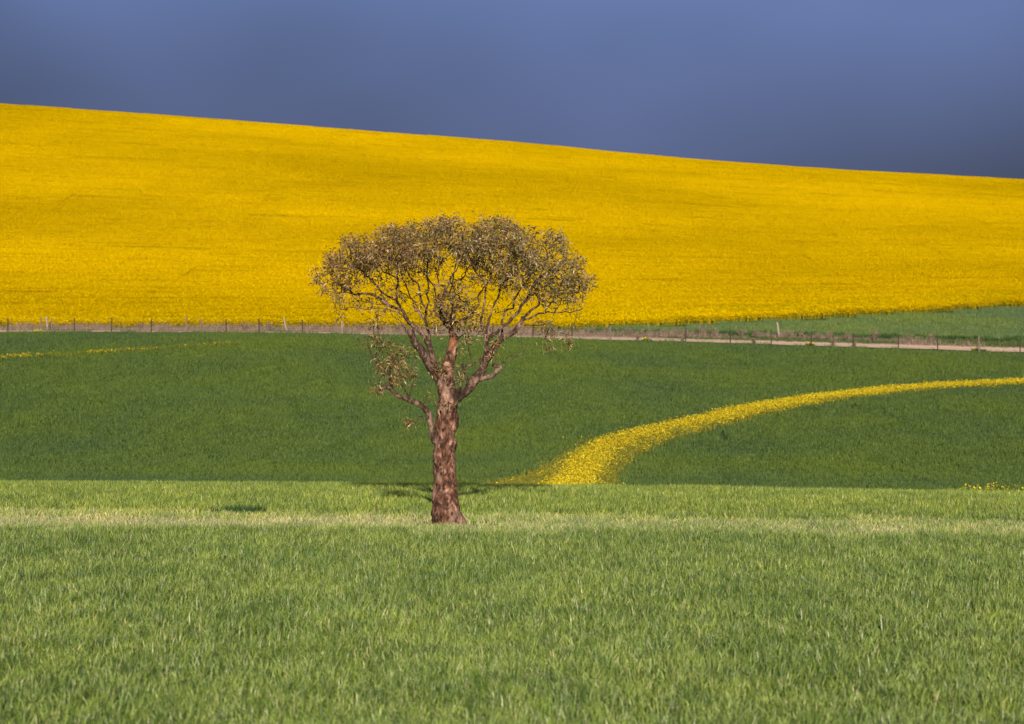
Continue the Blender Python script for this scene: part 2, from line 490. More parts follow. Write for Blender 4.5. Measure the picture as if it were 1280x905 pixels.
def grid(x0, x1, y0, y1, s, jit=0.15):
    gx, gy = np.meshgrid(np.arange(x0, x1, s), np.arange(y0, y1, s))
    p = np.column_stack([gx.ravel(), gy.ravel()]).astype(float)
    return p + rng.uniform(-jit, jit, p.shape) * s

TREE_Y = 70.0
TREE_X = px2x(560, TREE_Y)

# --- near wheat
GREEN = [(0.19, 0.26, 0.042), (0.27, 0.33, 0.085), (0.06, 0.10, 0.010), (0.46, 0.48, 0.26), (0.44, 0.36, 0.18), (0.12, 0.17, 0.05)]
GW = [0.32, 0.25, 0.27, 0.04, 0.02, 0.10]
STRAW = [(0.19, 0.265, 0.042), (0.26, 0.33, 0.08), (0.58, 0.49, 0.28), (0.48, 0.39, 0.21), (0.40, 0.40, 0.17)]
SW1 = [0.16, 0.16, 0.30, 0.22, 0.16]
SW2 = [0.30, 0.30, 0.14, 0.08, 0.18]
S = 1.25
T = [blades(1000, S * 1.2, (0.16, 0.36), (0.009, 0.019), (0.08, 0.65), GREEN, GW) for _ in range(6)]
T += [blades(470, S * 1.2, (0.08, 0.22), (0.010, 0.018), (0.2, 0.9), STRAW, SW1) for _ in range(3)]
T += [blades(500, S * 1.2, (0.14, 0.30), (0.011, 0.020), (0.2, 0.8), STRAW, SW2) for _ in range(3)]
P = grid(-32, 32, 16, 104, S)
P = P[np.abs(P[:, 0]) < 0.1866 * P[:, 1] * 1.25 + 3.5]
P = P[np.hypot(P[:, 0] - TREE_X, P[:, 1] - TREE_Y) > 0.95]
nz = vnoise(np.column_stack([P[:, 0] / 3.5, P[:, 1] / 2.0, P[:, 0] * 0])) * 1.6
band = 69.0 - 0.05 * P[:, 0] + 0 * P[:, 0]
dd = np.abs(P[:, 1] - band + nz * 0.6)
halfw = np.where(P[:, 0] < TREE_X, 2.0, 1.5)
v = rng.integers(0, 6, len(P))
v = np.where(dd < halfw + 2.4, rng.integers(9, 12, len(P)), v)
core = (dd < halfw) & ((P[:, 0] < TREE_X + 1.5) | (rng.random(len(P)) < 0.45))
v = np.where(core, rng.integers(6, 9, len(P)), v)
field('wheat_crop', T, P, v, M['wheat'], 'bright green young wheat with a pale straw strip around the tree', 'wheat')

# --- middle field: denser, darker cereal
MID = [(0.072, 0.110, 0.019), (0.088, 0.132, 0.022), (0.108, 0.152, 0.025), (0.078, 0.118, 0.034)]
MW = [0.3, 0.34, 0.18, 0.18]
S = 3.6
T = [blades(1900, S * 1.22, (0.18, 0.34), (0.025, 0.05), (0.1, 0.6), MID, MW, seg=2) for _ in range(5)]

# flower strips traced on the middle field
STRIP_T = [(626, 604), (664, 596), (692, 581), (715, 568), (744, 553), (790, 541), (850, 530), (900, 517.5), (960, 506.5), (1030, 496.5), (1100, 488.5), (1180, 482.5), (1300, 476.5), (1500, 468)]
STRIP_B = [(766, 606), (768, 601), (772, 590), (788, 574), (830, 553), (880, 539), (930, 526), (980, 514), (1040, 503), (1110, 493.5), (1180, 487), (1240, 484), (1300, 481.5), (1500, 473.5)]
PT = np.array([ground_at(a, b, 128) for a, b in STRIP_T])
PB = np.array([ground_at(a, b, 128) for a, b in STRIP_B])
PT = np.vstack([PT[0] + (-1.0, -9), PT]); PB = np.vstack([PB[0] + (-0.6, -9), PB])      # runs on into the dip behind the crest
LEFT = np.array([ground_at(a, b, 128) for a, b in [(-60, 452), (0, 449), (50, 446), (110, 443), (200, 437), (300, 431.5)]])
def seg_samples(A, B, n):
    """random points between two polylines: returns points, s (0..1 along), t (0 at A, 1 at B)"""
    L = np.linalg.norm(np.diff((A + B) / 2, axis=0), axis=1); W = np.linalg.norm(A - B, axis=1)
    ar = L * (W[1:] + W[:-1]) / 2
    k = rng.choice(len(L), n, p=ar / ar.sum()); s = rng.random(n)[:, None]; t = rng.random(n)[:, None]
    a = A[k] + (A[k + 1] - A[k]) * s; b = B[k] + (B[k + 1] - B[k]) * s
    return a + (b - a) * t, (k + s[:, 0]) / len(L), t[:, 0]
SP, _, _ = seg_samples(PT, PB, 4000)
P = grid(-75, 75, 104, 233, S)
P = P[np.abs(P[:, 0]) < 0.1866 * P[:, 1] * 1.3 + 6]
dmin = np.array([np.min(np.hypot(SP[:, 0] - p[0], SP[:, 1] - p[1])) for p in P])
keep = dmin > 2.0
# finer patches beside the strip so that the crop ends at its edge
T2 = [blades(120, 1.0, (0.18, 0.34), (0.025, 0.05), (0.1, 0.6), MID, MW, seg=2) for _ in range(3)]
Q = grid(-75, 75, 104, 233, 0.95)
near = np.zeros(len(Q), bool)
for p in P[~keep]:
    near |= (np.abs(Q[:, 0] - p[0]) < S * 0.56) & (np.abs(Q[:, 1] - p[1]) < S * 0.56)
Q = Q[near]
dq = np.array([np.min(np.hypot(SP[:, 0] - p[0], SP[:, 1] - p[1])) for p in Q])
Q = Q[dq > 0.45]
field('young_crop', T + T2, np.concatenate([P[keep], Q]), np.concatenate([rng.integers(0, 5, keep.sum()), rng.integers(5, 8, len(Q))]),
      M['midcrop'], 'dark green crop filling the dip between the wheat and the wire fence', 'crop')

# --- far green field beyond the road on the right
FAR = [(0.115, 0.165, 0.046), (0.14, 0.19, 0.054), (0.095, 0.14, 0.036)]
Tf = [blades(1300, S * 1.1, (0.2, 0.36), (0.03, 0.06), (0.1, 0.6), FAR, [0.4, 0.4, 0.2], seg=2) for _ in range(4)]
P = grid(-10, 115, 249, 345, S)
P = P[(P[:, 1] < canola_edge(P[:, 0]) - 1.5) & (P[:, 1] > 249)]
field('green_crop', Tf, P, rng.integers(0, 4, len(P)), M['midcrop'], 'wedge of blue-green crop between the road verge and the canola hill', 'crop')

# --- canola hill
CAN = [(0.80, 0.55, 0.001), (0.83, 0.585, 0.001), (0.76, 0.51, 0.001), (0.60, 0.42, 0.003)]
CW = [0.45, 0.32, 0.19, 0.04]
S = 10.0
T = [flower_heads(26000, S * 1.05, (0.66, 0.84), (0.035, 0.065), CAN, CW, tilt=0.35) for _ in range(6)]
P = grid(-215, 215, 240, 735, S, 0.02)
P = P[(np.abs(P[:, 0]) < 0.1866 * P[:, 1] * 1.4 + 12) & (P[:, 1] > np.maximum(canola_edge(P[:, 0] - 5.6), canola_edge(P[:, 0] + 5.6)) + S * 0.56)]
S2 = 1.0
T2 = [flower_heads(420, S2 * 1.15, (0.3, 0.84), (0.035, 0.065), CAN, CW) for _ in range(4)]
for t_ in T2:
    blades(70, S2 * 1.1, (0.45, 0.75), (0.03, 0.06), (0.05, 0.25), [(0.13, 0.15, 0.025), (0.35, 0.27, 0.01)], [.5, .5], seg=2, geo=t_)
Q = grid(-70, 85, 240, 330, S2)
eq = canola_edge(Q[:, 0])
far_cells = np.array([True] * len(Q))
for p in P[P[:, 1] < 345]:
    far_cells &= ~((np.abs(Q[:, 0] - p[0]) < S * 0.5) & (np.abs(Q[:, 1] - p[1]) < S * 0.5))
Q = Q[far_cells & (Q[:, 1] > eq) & (Q[:, 1] < eq + S * 2.2)]
field('canola_crop', T + T2, np.concatenate([P, Q]), np.concatenate([rng.integers(0, 6, len(P)), rng.integers(6, 9, len(Q))]),
      M['canola'], 'vast yellow canola crop in full bloom covering the hill', 'canola')

# --- the curving canola strip through the middle field
YEL = np.array([(0.76, 0.56, 0.02), (0.80, 0.62, 0.035), (0.68, 0.49, 0.015), (0.32, 0.27, 0.02)])
def bloom(g, x, y, h, r, col, k=2, zoff=0.0):
    for _ in range(k):
        nrm = Vector((rng.normal(0, .6), rng.normal(0, .6), 1)).normalized(); u = nrm.orthogonal().normalized(); w = nrm.cross(u); ph = rng.uniform(0, 6.28)
        c = np.array([x, y, zoff + h]) + rng.normal(0, r * .6, 3)
        g.add([c + r * rng.uniform(.6, 1.2) * np.array(u * math.cos(ph + q * 1.57) + w * math.sin(ph + q * 1.57)) for q in range(4)], [(0, 1, 2, 3)], col)
def strip_mesh(pts, dens, hs=(0.16, 0.34), r=(0.022, 0.048), stalk=(0.16, 0.15, 0.022)):
    """flowering weeds: a thin stalk each, most with two or three small blooms"""
    n = len(pts); b = np.column_stack([pts, terrain(pts[:, 0], pts[:, 1])])
    h = rng.uniform(*hs, n); tp = b + np.column_stack([rng.normal(0, .06, (n, 2)), h])
    a = rng.uniform(0, 3.14, n); sv = np.column_stack([np.cos(a), np.sin(a), 0 * a]) * 0.022
    g = Geo()
    g.add(np.stack([b - sv, b + sv, tp + sv * .5, tp - sv * .5], 1).reshape(-1, 3), np.arange(n * 4).reshape(-1, 4).tolist(),
          np.repeat(np.array(stalk) * rng.uniform(.6, 1.5, (n, 1)), 4, 0))
    on = rng.random(n) < dens
    c = np.concatenate([tp[on]] * 3); m = len(c); c = c + rng.normal(0, .04, (m, 3))
    nr = np.column_stack([rng.normal(0, .5, (m, 2)), np.ones(m)]); u = np.cross(nr, rng.normal(0, 1, (m, 3))); u /= np.linalg.norm(u, axis=1)[:, None]
    v = np.cross(nr, u); v /= np.linalg.norm(v, axis=1)[:, None]; rr = rng.uniform(*r, (m, 1))
    g.add(np.stack([c + u * rr, c + v * rr, c - u * rr, c - v * rr], 1).reshape(-1, 3), np.arange(m * 4).reshape(-1, 4).tolist(),
          np.repeat(YEL[rng.choice(4, m, p=[.4, .35, .2, .05])] * rng.uniform(.88, 1.1, (m, 1)), 4, 0))
    return g
pts, s, t = seg_samples(PT, PB, 62000)
pts = pts + rng.normal(0, 0.22, pts.shape) * (1 + 2.0 * (rng.random((len(pts), 1)) < 0.12))
nn = vnoise(np.column_stack([pts[:, 0] / 1.3, pts[:, 1] / 2.2, s * 0]))
dens = 0.93 - np.clip((t - np.interp(s, [0, .2, .35], [.78, .68, .5])) / 0.25, 0, 1) * 0.85 * np.clip(1.5 - s * 1.5, 0.3, 1) + nn * 0.25 - np.where(t < np.interp(s, [0, .077, .15, .23, .31, .45], [.46, .44, .38, .2, .1, 0]), 0.88, 0) - np.where(s < 0.25, np.clip((t - 0.7) / .2, 0, 1) * 0.5, 0)
dens -= np.where((t < 0.10) & (s < .6), 0.35, 0)
strip = strip_mesh(pts, dens)
o = link('canola_strip', strip.mesh('canola_strip', M['flower']))
tag(o, 'curving strip of yellow canola cutting through the dark green field', 'canola', kind='stuff')

# thin faint strip on the other side
A = LEFT.copy(); B = LEFT - np.array([0, 1.6]); 
pts, s, t = seg_samples(A, B, 1800)
dens = 0.40 - s * 0.5 + vnoise(np.column_stack([pts[:, 0] / 2.0, pts[:, 1], s * 0])) * 0.35
o = link('flower_line', strip_mesh(pts, dens, (0.25, 0.38), (0.03, 0.06), (0.12, 0.13, 0.02)).mesh('flower_line', M['flower']))
tag(o, 'faint thin line of yellow flowers fading out through dark crop near fence', 'flowers', kind='stuff')

# a few flowers showing just past the wheat crest
pts = np.column_stack([rng.uniform(15.2, 21, 130), rng.normal(92.5, 0.4, 130)])
o = link('flower_patch', strip_mesh(pts, np.full(130, 0.9), (0.3, 0.46), (0.02, 0.05), (0.12, 0.16, 0.03)).mesh('flower_patch', M['flower']))
tag(o, 'thin scatter of yellow flowers along the crest of the wheat', 'flowers', kind='stuff')

# --- verge grass between fence, road and crops
DRY = [(0.26, 0.17, 0.125), (0.31, 0.21, 0.15), (0.20, 0.13, 0.10), (0.11, 0.12, 0.04), (0.36, 0.28, 0.18)]
DW = [0.34, 0.24, 0.18, 0.14, 0.10]
VG = [(0.075, 0.12, 0.03), (0.10, 0.14, 0.04), (0.20, 0.16, 0.09), (0.055, 0.09, 0.022)]
VW = [0.38, 0.24, 0.18, 0.20]
S = 1.2
Td = [blades(90, S * 1.15, (0.25, 0.75), (0.012, 0.03), (0.1, 0.6), DRY, DW, seg=2) for _ in range(4)]
Tg = [blades(95, S * 1.15, (0.15, 0.40), (0.02, 0.035), (0.1, 0.7), VG, VW, seg=2) for _ in range(4)]
Tk = [blades(130, S * 1.15, (0.25, 0.50), (0.025, 0.045), (0.1, 0.5), [(0.030, 0.065, 0.014), (0.045, 0.085, 0.02)], [.5, .5], seg=2) for _ in range(3)]
pl, vl = [], []
P = grid(-70, 75, 239.4, 249.5, S)
P = P[P[:, 1] < canola_edge(P[:, 0]) + 0.2]
nz = vnoise(np.column_stack([P[:, 0] / 5, P[:, 1] / 2.2, P[:, 0] * 0 + 3]))
w = np.interp(P[:, 0], [-70, -20, 0, 12, 26, 45], [0.8, 0.8, 0.75, 0.6, 0.4, 0.12])
dry = (nz * 0.5 + 0.5) < w
vv = np.where(dry, rng.integers(0, 4, len(P)), rng.integers(4, 8, len(P)))
vv = np.where((P[:, 1] > 246.6), np.where(P[:, 0] < 2, np.where(nz > -0.2, vv, rng.integers(8, 11, len(P))), rng.integers(8, 11, len(P))), vv)
pl.append(P); vl.append(vv)
P = grid(-70, 75, 232.3, 235.6, S)          # tufts at the foot of the fence
nz = vnoise(np.column_stack([P[:, 0] / 2.5, P[:, 1] / 2.2, P[:, 0] * 0 + 8]))
kp = (P[:, 1] < 233.4) | (P[:, 0] < 3) & (nz > -0.45) | (nz > 0.45)
P, nz = P[kp], nz[kp]
vl.append(np.where((P[:, 0] < 0) & (nz > -0.1) & (P[:, 1] > 233.8), rng.integers(0, 4, len(P)), rng.integers(4, 8, len(P)))); pl.append(P)
field('verge_grass', Td + Tg + Tk, np.concatenate(pl), np.concatenate(vl), M['drygrass'], 'dry brown and green grass along the road verge by the fence', 'grass', hv=(0.4, 1.25))

# ------------------------------------------------------------------ tubes
def catmull(P, n):
    P = np.asarray(P, float); Q = np.vstack([2 * P[0] - P[1], P, 2 * P[-1] - P[-2]]); out = []
    for i in range(len(P) - 1):
        p0, p1, p2, p3 = Q[i:i + 4]
        for k in range(n):
            t = k / n
            out.append(0.5 * ((2 * p1) + (-p0 + p2) * t + (2 * p0 - 5 * p1 + 4 * p2 - p3) * t * t + (-p0 + 3 * p1 - 3 * p2 + p3) * t ** 3))
    out.append(P[-1]); return np.array(out)

def tube(g, P, r, seg=8, col=(1, 1, 1), rough=0.0, cap=True):
    P = np.asarray(P, float); r = np.asarray(r, float)
    n = len(P); T_ = np.gradient(P, axis=0); T_ /= np.linalg.norm(T_, axis=1)[:, None] + 1e-12
    u = np.cross(T_[0], (0.31, 0.9, 0.2)); u /= np.linalg.norm(u)
    a = np.arange(seg) * 2 * math.pi / seg
    rings = []
    for i in range(n):
        u = u - T_[i] * np.dot(u, T_[i]); u /= np.linalg.norm(u) + 1e-12
        w = np.cross(T_[i], u)
        rings.append(P[i] + r[i] * (np.cos(a)[:, None] * u + np.sin(a)[:, None] * w))
    V = np.concatenate(rings)
    if rough:
        c = np.repeat(P, seg, 0); d = V - c
        k = vnoise(V * 9) * .5 + vnoise(V * 22 + 5) * .35 + vnoise(V * 4 + 11) * .4
        V = c + d * (1 + rough * k[:, None])
    f = [(i * seg + k, i * seg + (k + 1) % seg, (i + 1) * seg + (k + 1) % seg, (i + 1) * seg + k) for i in range(n - 1) for k in range(seg)]
    if cap:
        f += [tuple(range(seg))[::-1], tuple((n - 1) * seg + k for k in range(seg))]
    g.add(V, f, col)

# ------------------------------------------------------------------ the gum tree
MPP = TREE_Y / F           # metres per photo pixel at the tree
GZ = tz(TREE_X, TREE_Y)
def W(px, py, dep=0.0): return np.array([px2x(px, TREE_Y), TREE_Y + dep, py2z(py, TREE_Y)])
tree = empty('gum_tree', (TREE_X, TREE_Y, GZ), 'lone gum tree with umbrella crown and thick reddish trunk standing in the wheat', 'tree')

# trunk: traced outline (row, left, right), rounded in depth, knobbly
OUT = [(672, 538, 584), (660, 540, 580.5), (657, 541, 579), (650, 541.5, 578), (642, 540, 576.5), (630, 541, 574), (610, 541.5, 571.5), (590, 541, 570), (570, 541, 568.5), (552, 541.5, 567.5),
       (540, 543, 568), (528, 544, 569), (518, 545, 570), (508, 546, 572.5), (498, 546.5, 573), (490, 547, 570), (480, 547.5, 567.5), (470, 548.5, 566.5), (460, 551, 568),
       (450, 554, 570), (440, 557, 571.5), (430, 560.5, 573.5), (424, 562, 574), (417, 560, 570), (410, 557.5, 566), (402, 554, 561), (396, 552.5, 557)]
rows = np.array(OUT, float); fine = []
rr = np.arange(672, 395.9, -2.0)
lft = np.interp(-rr, -rows[:, 0], rows[:, 1]); rgt = np.interp(-rr, -rows[:, 0], rows[:, 2])
SEG = 44
burls = [(569, 531, 5.0, 5), (566, 555, 4.0, 6), (571, 521, 4, 4), (541, 641, 3.0, 4), (556, 588, 2.5, 4), (562, 566, 3, 4), (553, 640, 3, 5), (574, 648, 2.5, 5), (566, 601, 2, 4), (551, 618, 2, 4), (560, 540, 2.5, 4)]
Vt = []
for k, y in enumerate(rr):
    cx = (lft[k] + rgt[k]) / 2; ra = (rgt[k] - lft[k]) / 2
    for j in range(SEG):
        an = 2 * math.pi * j / SEG
        p = W(cx + ra * math.cos(an), y, 0) ; dep = -ra * MPP * math.sin(an) * 0.95
        Vt.append((p[0], TREE_Y + dep, p[2]))
Vt = np.array(Vt); cen = np.repeat(np.array([W((lft[k] + rgt[k]) / 2, y) for k, y in enumerate(rr)]), SEG, 0)
dn = Vt - cen; dl_ = np.linalg.norm(dn, axis=1)[:, None]; dn /= dl_
disp = vnoise(Vt * 3.2) * 0.022 + vnoise(Vt * 8 + 3) * 0.028 + vnoise(Vt * 17 + 7) * 0.016
disp -= 0.09 * np.clip(vnoise(Vt * np.array([6, 6, 4.5]) + 21) - 0.35, 0, 1)
for bx_, by_, am, sg in burls:
    c = W(bx_, by_); on_edge = abs(bx_ - 556) > 9
    c[1] = TREE_Y if on_edge else TREE_Y - 0.3
    d2 = ((Vt - c) ** 2).sum(1); disp += am * MPP * np.exp(-d2 / (2 * (sg * MPP) ** 2))
root = np.clip((0.45 - (Vt[:, 2] - GZ)) / 0.45, 0, 1); ang = np.arctan2(dn[:, 1], dn[:, 0])
disp += root ** 2 * 0.05 * (0.4 + np.sin(ang * 5 + 1))
Vt = Vt + dn * disp[:, None]
ft = [(k * SEG + j, k * SEG + (j + 1) % SEG, (k + 1) * SEG + (j + 1) % SEG, (k + 1) * SEG + j) for k in range(len(rr) - 1) for j in range(SEG)]
ft.append(tuple((len(rr) - 1) * SEG + j for j in range(SEG)))
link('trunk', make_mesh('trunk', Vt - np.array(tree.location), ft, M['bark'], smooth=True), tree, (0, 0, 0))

# limbs traced: (points in photo pixels, start radius px, end radius px, depth at the end in metres, limb id)
LIMBS = [
 # 0 great right limb
 ([(556, 522), (562, 507), (573, 495), (587, 484), (597, 471), (606, 456), (614.5, 443), (629, 424.5), (644.5, 411.5), (653, 400), (654, 396)], 9.5, 3.0, -0.5, 0),
 ([(653.5, 398), (667.5, 385), (674, 377.5), (674, 367), (672, 353), (678, 340), (684, 322)], 2.2, 1.0, -0.9, 0),
 ([(655, 400), (668, 396), (680, 392), (692, 393), (703, 392.5), (714, 394), (722, 390), (729, 385)], 1.9, 0.5, 0.4, 0),
 ([(680, 392), (684.6, 383.7), (694, 376), (703, 370), (715, 365), (728, 356)], 1.3, 0.7, 0.6, 0),
 ([(692, 393), (701.6, 379), (709, 373), (716, 370)], 1.0, 0.5, 0.9, 0),
 ([(606, 452), (608, 436), (608.7, 427), (623, 414.5), (636, 400), (650, 386), (662, 371), (672, 352), (690, 336)], 3.4, 1.1, -1.3, 0),
 ([(609, 430), (606, 419), (602, 399), (604, 388), (606.5, 367), (605, 353), (596, 342), (590, 332)], 2.6, 0.9, -0.8, 0),
 ([(608, 420), (609.5, 402), (616, 388.5), (619.5, 374), (626, 360), (634, 344)], 2.2, 1.0, 0.8, 0),
 ([(627, 425), (629, 396), (639.5, 382), (647.5, 368), (660, 351), (664, 336)], 2.0, 0.9, 1.4, 0),
 ([(636, 402), (643, 394), (654, 380), (664.5, 367), (672, 358)], 1.5, 0.8, 1.1, 0),
 ([(598, 474), (608.5, 470.5), (621.5, 463), (627, 460.5), (624, 457), (616, 456)], 3.8, 2.6, -0.5, 0),
 ([(626, 460), (628, 455), (634.5, 447.5), (647.5, 442), (655, 438), (663, 435)], 1.3, 0.5, -0.6, 0),
 ([(588, 485), (581, 470), (579.5, 462), (579, 454)], 2.8, 1.5, -0.4, 0),
 ([(580, 463), (589, 455), (600, 449), (607, 445)], 1.8, 1.2, -0.3, 0),
 ([(582, 458), (588, 444), (586, 432), (592, 424)], 1.1, 0.4, -0.6, 0),
 ([(648, 406), (660, 407), (670, 406.5), (682, 406), (690, 412), (700, 416), (709, 418)], 1.0, 0.4, -1.0, 0),
 ([(683, 407), (684, 418), (682, 428), (688, 442), (696, 454)], 0.7, 0.3, -1.1, 0),
 ([(646, 410), (650, 418), (650, 430), (651, 438)], 0.6, 0.3, -0.7, 0),
 # 1 thick broken left limb
 ([(552, 480), (541, 463), (529, 441), (520, 429), (515.5, 418), (514.5, 412)], 7.0, 4.6, -0.25, 1),
 ([(517, 420), (508, 412), (502, 403), (496, 398)], 1.2, 0.4, -0.6, 1),
 # 2 long left limb
 ([(545, 462), (539, 440), (531.5, 423), (523, 413), (514, 405.5), (507, 398), (499.5, 386), (485.5, 380.5), (478, 374.5), (459, 368), (444, 368), (434.5, 360.5), (420, 351)], 4.2, 1.1, -0.3, 2),
 ([(484, 380), (477, 364), (473, 356), (459, 343.5), (450, 332)], 1.6, 0.8, -1.0, 2),
 ([(501, 388), (496.5, 374.5), (478, 365), (465.5, 353), (456, 343), (446, 330)], 1.8, 0.8, 0.9, 2),
 ([(501, 387), (498, 376), (496.5, 362), (496.5, 351), (481, 339), (474, 326)], 2.0, 0.9, -1.3, 2),
 ([(497, 358), (498, 350), (499.5, 341), (500, 328)], 1.3, 0.8, -1.6, 2),
 ([(485, 381), (470, 379), (455, 377), (440, 372)], 1.0, 0.5, 0.7, 2),
 ([(444, 368), (430, 366), (418, 363), (406, 366)], 0.9, 0.4, -0.5, 2),
 ([(507, 398), (495, 390), (478, 386), (457, 386), (443, 384), (434, 390), (427, 398)], 1.0, 0.4, -0.8, 2),
 ([(436, 388), (428, 386), (420, 391)], 0.6, 0.3, -0.9, 2),
 ([(474, 387), (472, 396), (474, 404)], 0.6, 0.3, -0.9, 2),
 # 3 inner left stems
 ([(541, 446), (536, 420), (531, 400), (531.4, 387), (524.5, 365), (521, 356), (510.5, 343.5), (505, 330)], 2.8, 1.0, 0.6, 3),
 ([(531, 402), (527.5, 396), (516.7, 382), (513.6, 371), (502.7, 351), (498, 338)], 1.6, 0.8, 1.3, 3),
 ([(531, 391), (536.8, 374.5), (535, 364), (535, 345), (535, 326)], 1.7, 0.9, -0.5, 3),
 ([(528, 396), (514, 373), (505, 368), (499.5, 365), (494, 356)], 1.1, 0.6, 1.5, 3),
 ([(541, 446), (519, 448), (508.5, 447), (496, 449)], 1.0, 0.4, -0.7, 3),
 ([(521, 448), (519, 458), (514, 466)], 0.7, 0.3, -0.7, 3),
 # 4 top of the central stem
 ([(556, 404), (551, 395), (550.5, 384), (557, 367), (552, 359), (540, 354), (536, 350)], 3.0, 0.9, -0.7, 4),
 ([(548, 357), (549, 347), (549, 334), (546, 318)], 1.2, 0.7, -0.9, 4),
 ([(556.5, 370), (560, 352), (561.6, 346.7), (569, 334), (572, 318)], 1.7, 0.8, -0.3, 4),
 ([(560, 354), (567.8, 353), (580, 348), (581.7, 336), (584, 322)], 1.3, 0.7, 0.6, 4),
 ([(563, 414), (565, 400), (570, 388), (578.6, 377.5), (571, 366), (567, 358)], 2.4, 0.8, -1.2, 4),
 ([(565, 412), (562, 396), (566, 380), (564, 366), (566, 340)], 2.6, 0.8, 0.5, 4),
 ([(567, 404), (582, 398), (596, 384), (600, 366), (612, 348), (616, 330)], 1.8, 0.8, 1.6, 4),
 ([(559, 408), (574, 399), (588, 398), (602, 391)], 1.4, 0.5, -1.1, 4),
 ([(553, 402), (545, 390), (543, 376), (541, 360), (528, 340)], 1.6, 0.8, 1.7, 4),
 ([(570, 424), (580, 416), (590, 410), (597, 400)], 1.0, 0.4, -0.8, 4),
 # 5 low left limb
 ([(545, 553), (540, 540), (537.5, 524), (528, 507.5), (514, 500), (496, 491.5), (489, 486), (482, 485), (475.5, 486.5)], 5.2, 2.2, -0.5, 5),
 ([(493, 490), (490, 478), (489, 470), (480, 463), (471, 449), (461, 438), (452, 427), (447, 421)], 2.2, 0.5, -0.8, 5),
 ([(471, 449), (473, 438), (469, 428), (463, 420)], 0.9, 0.4, -0.9, 5),
 ([(489, 470), (488, 446), (482, 433), (476.5, 419), (473, 403), (473, 396)], 1.3, 0.4, -0.4, 5),
 ([(514, 499), (508.5, 488), (503, 482), (498, 470)], 1.4, 0.4, -0.8, 5),
 ([(513, 498), (515, 484), (518, 470), (522, 462)], 1.3, 0.4, -0.3, 5),
 ([(528, 507), (532, 498), (531, 491)], 0.9, 0.4, -0.4, 5),
 ([(538, 527), (530, 521), (522, 521), (514, 526), (510, 533)], 0.9, 0.3, -0.8, 5),
 ([(482, 464), (478, 470), (470, 478)], 0.7, 0.3, -0.9, 5),
]
nodes, rad, par, lid, depth = [], [], [], [], []     # branch graph
limb_geo = {k: Geo() for k in range(6)}
curves = []
for pts_, ra, rb, dend, li in LIMBS:
    P0 = np.array([W(a, b) for a, b in pts_])
    # start depth: that of the closest point already placed on the same limb
    ds = 0.0
    if nodes:
        Aarr = np.array(nodes); cand = np.array(lid) == li
        if cand.any():
            d2 = (Aarr[cand][:, 0] - P0[0, 0]) ** 2 + (Aarr[cand][:, 2] - P0[0, 2]) ** 2
            if d2.min() < 0.35 ** 2:
                jn_ = np.nonzero(cand)[0][d2.argmin()]; ds = nodes[jn_][1] - TREE_Y
    cum = np.concatenate([[0], np.cumsum(np.linalg.norm(np.diff(P0, axis=0), axis=1))]); cum /= cum[-1]
    P0[:, 1] = TREE_Y + ds + (dend - ds) * cum ** 1.1
    Q = catmull(P0, 6)
    wob = np.clip(np.linspace(0, 1, len(Q)) * 4, 0, 1) * np.clip(4 - np.linspace(0, 1, len(Q)) * 4, 0, 1)
    Q += np.stack([vnoise(Q * 3.1 + k * 7.7) for k in range(3)], -1) * (0.06 * wob)[:, None] + np.stack([vnoise(Q * 7.3 + k * 5.1 + 40) for k in range(3)], -1) * ((0.045 if ra < 4 else 0.02) * wob)[:, None]
    c2 = np.concatenate([[0], np.cumsum(np.linalg.norm(np.diff(Q, axis=0), axis=1))]); c2 /= c2[-1]
    rd = (ra + (rb - ra) * c2 ** 0.7) * MPP * (0.8 if ra < 3 else 0.92)
    tube(limb_geo[li], Q, rd, 12 if ra > 3 else 7, (1, 1, 1), 0.38 if ra > 2 else 0.14)
    curves.append((Q, rd, li))
    for i in range(0, len(Q), 2):
        nodes.append(Q[i]); lid.append(li); rad.append(rd[i])

# crown volume: attraction points under an uneven dome
TOP = [(386, 344), (392, 338), (402, 328), (412, 315), (420, 303), (432, 296), (446, 292), (462, 287), (480, 278), (496, 275), (512, 274), (530, 272), (548, 270), (560, 268), (570, 265), (582, 269), (600, 271),
       (612, 268), (624, 266), (636, 269), (646, 274), (656, 275), (668, 284), (682, 286), (694, 286), (706, 292), (714, 302), (718, 315), (726, 322), (734, 334), (741, 346), (743, 352)]
BOT = [(386, 346), (396, 352), (410, 357), (422, 361), (434, 356), (440, 344), (452, 338), (470, 336), (490, 333), (510, 338), (530, 331), (550, 328), (562, 322), (575, 322), (588, 334), (602, 336), (615, 338), (628, 354), (640, 348), (655, 347),
       (665, 352), (675, 362), (690, 368), (700, 362), (715, 366), (730, 369), (738, 362), (743, 354)]
TOPx, TOPy = np.array(TOP).T; BOTx, BOTy = np.array(BOT).T
att = []
CXC = 566.0
while len(att) < 2900:
    px = rng.uniform(386, 743); dep = rng.uniform(-2.9, 2.9)
    e = ((px - CXC) / 178) ** 2 + (dep / 2.95) ** 2
    if e > 1: continue
    top = np.interp(px, TOPx, TOPy); bot = np.interp(px, BOTx, BOTy)
    dy = abs(dep) / 2.95
    top += 6.0 * vnoise(np.array([[px / 22.0, 3.3, dep * 1.1]]))[0]
    bot += rng.exponential(6.5) - 2 + 9.0 * vnoise(np.array([[px / 17.0, 7.7, dep * 1.3]]))[0]
    top += 34 * dy ** 2.6 * (1 - 0.3 * ((px - CXC) / 178) ** 2)          # dome falls away in depth too
    bot = np.maximum(bot - 8 * dy, top + 6) if True else bot
    if bot - top < 5: continue
    t_ = rng.random() ** 1.05
    py = top + 4 + (bot - top - 4) * t_
    if vnoise(np.array([[px / 17.0, py / 12.0, dep * 1.6]]))[0] < -0.10: continue
    att.append(W(px, py, dep))
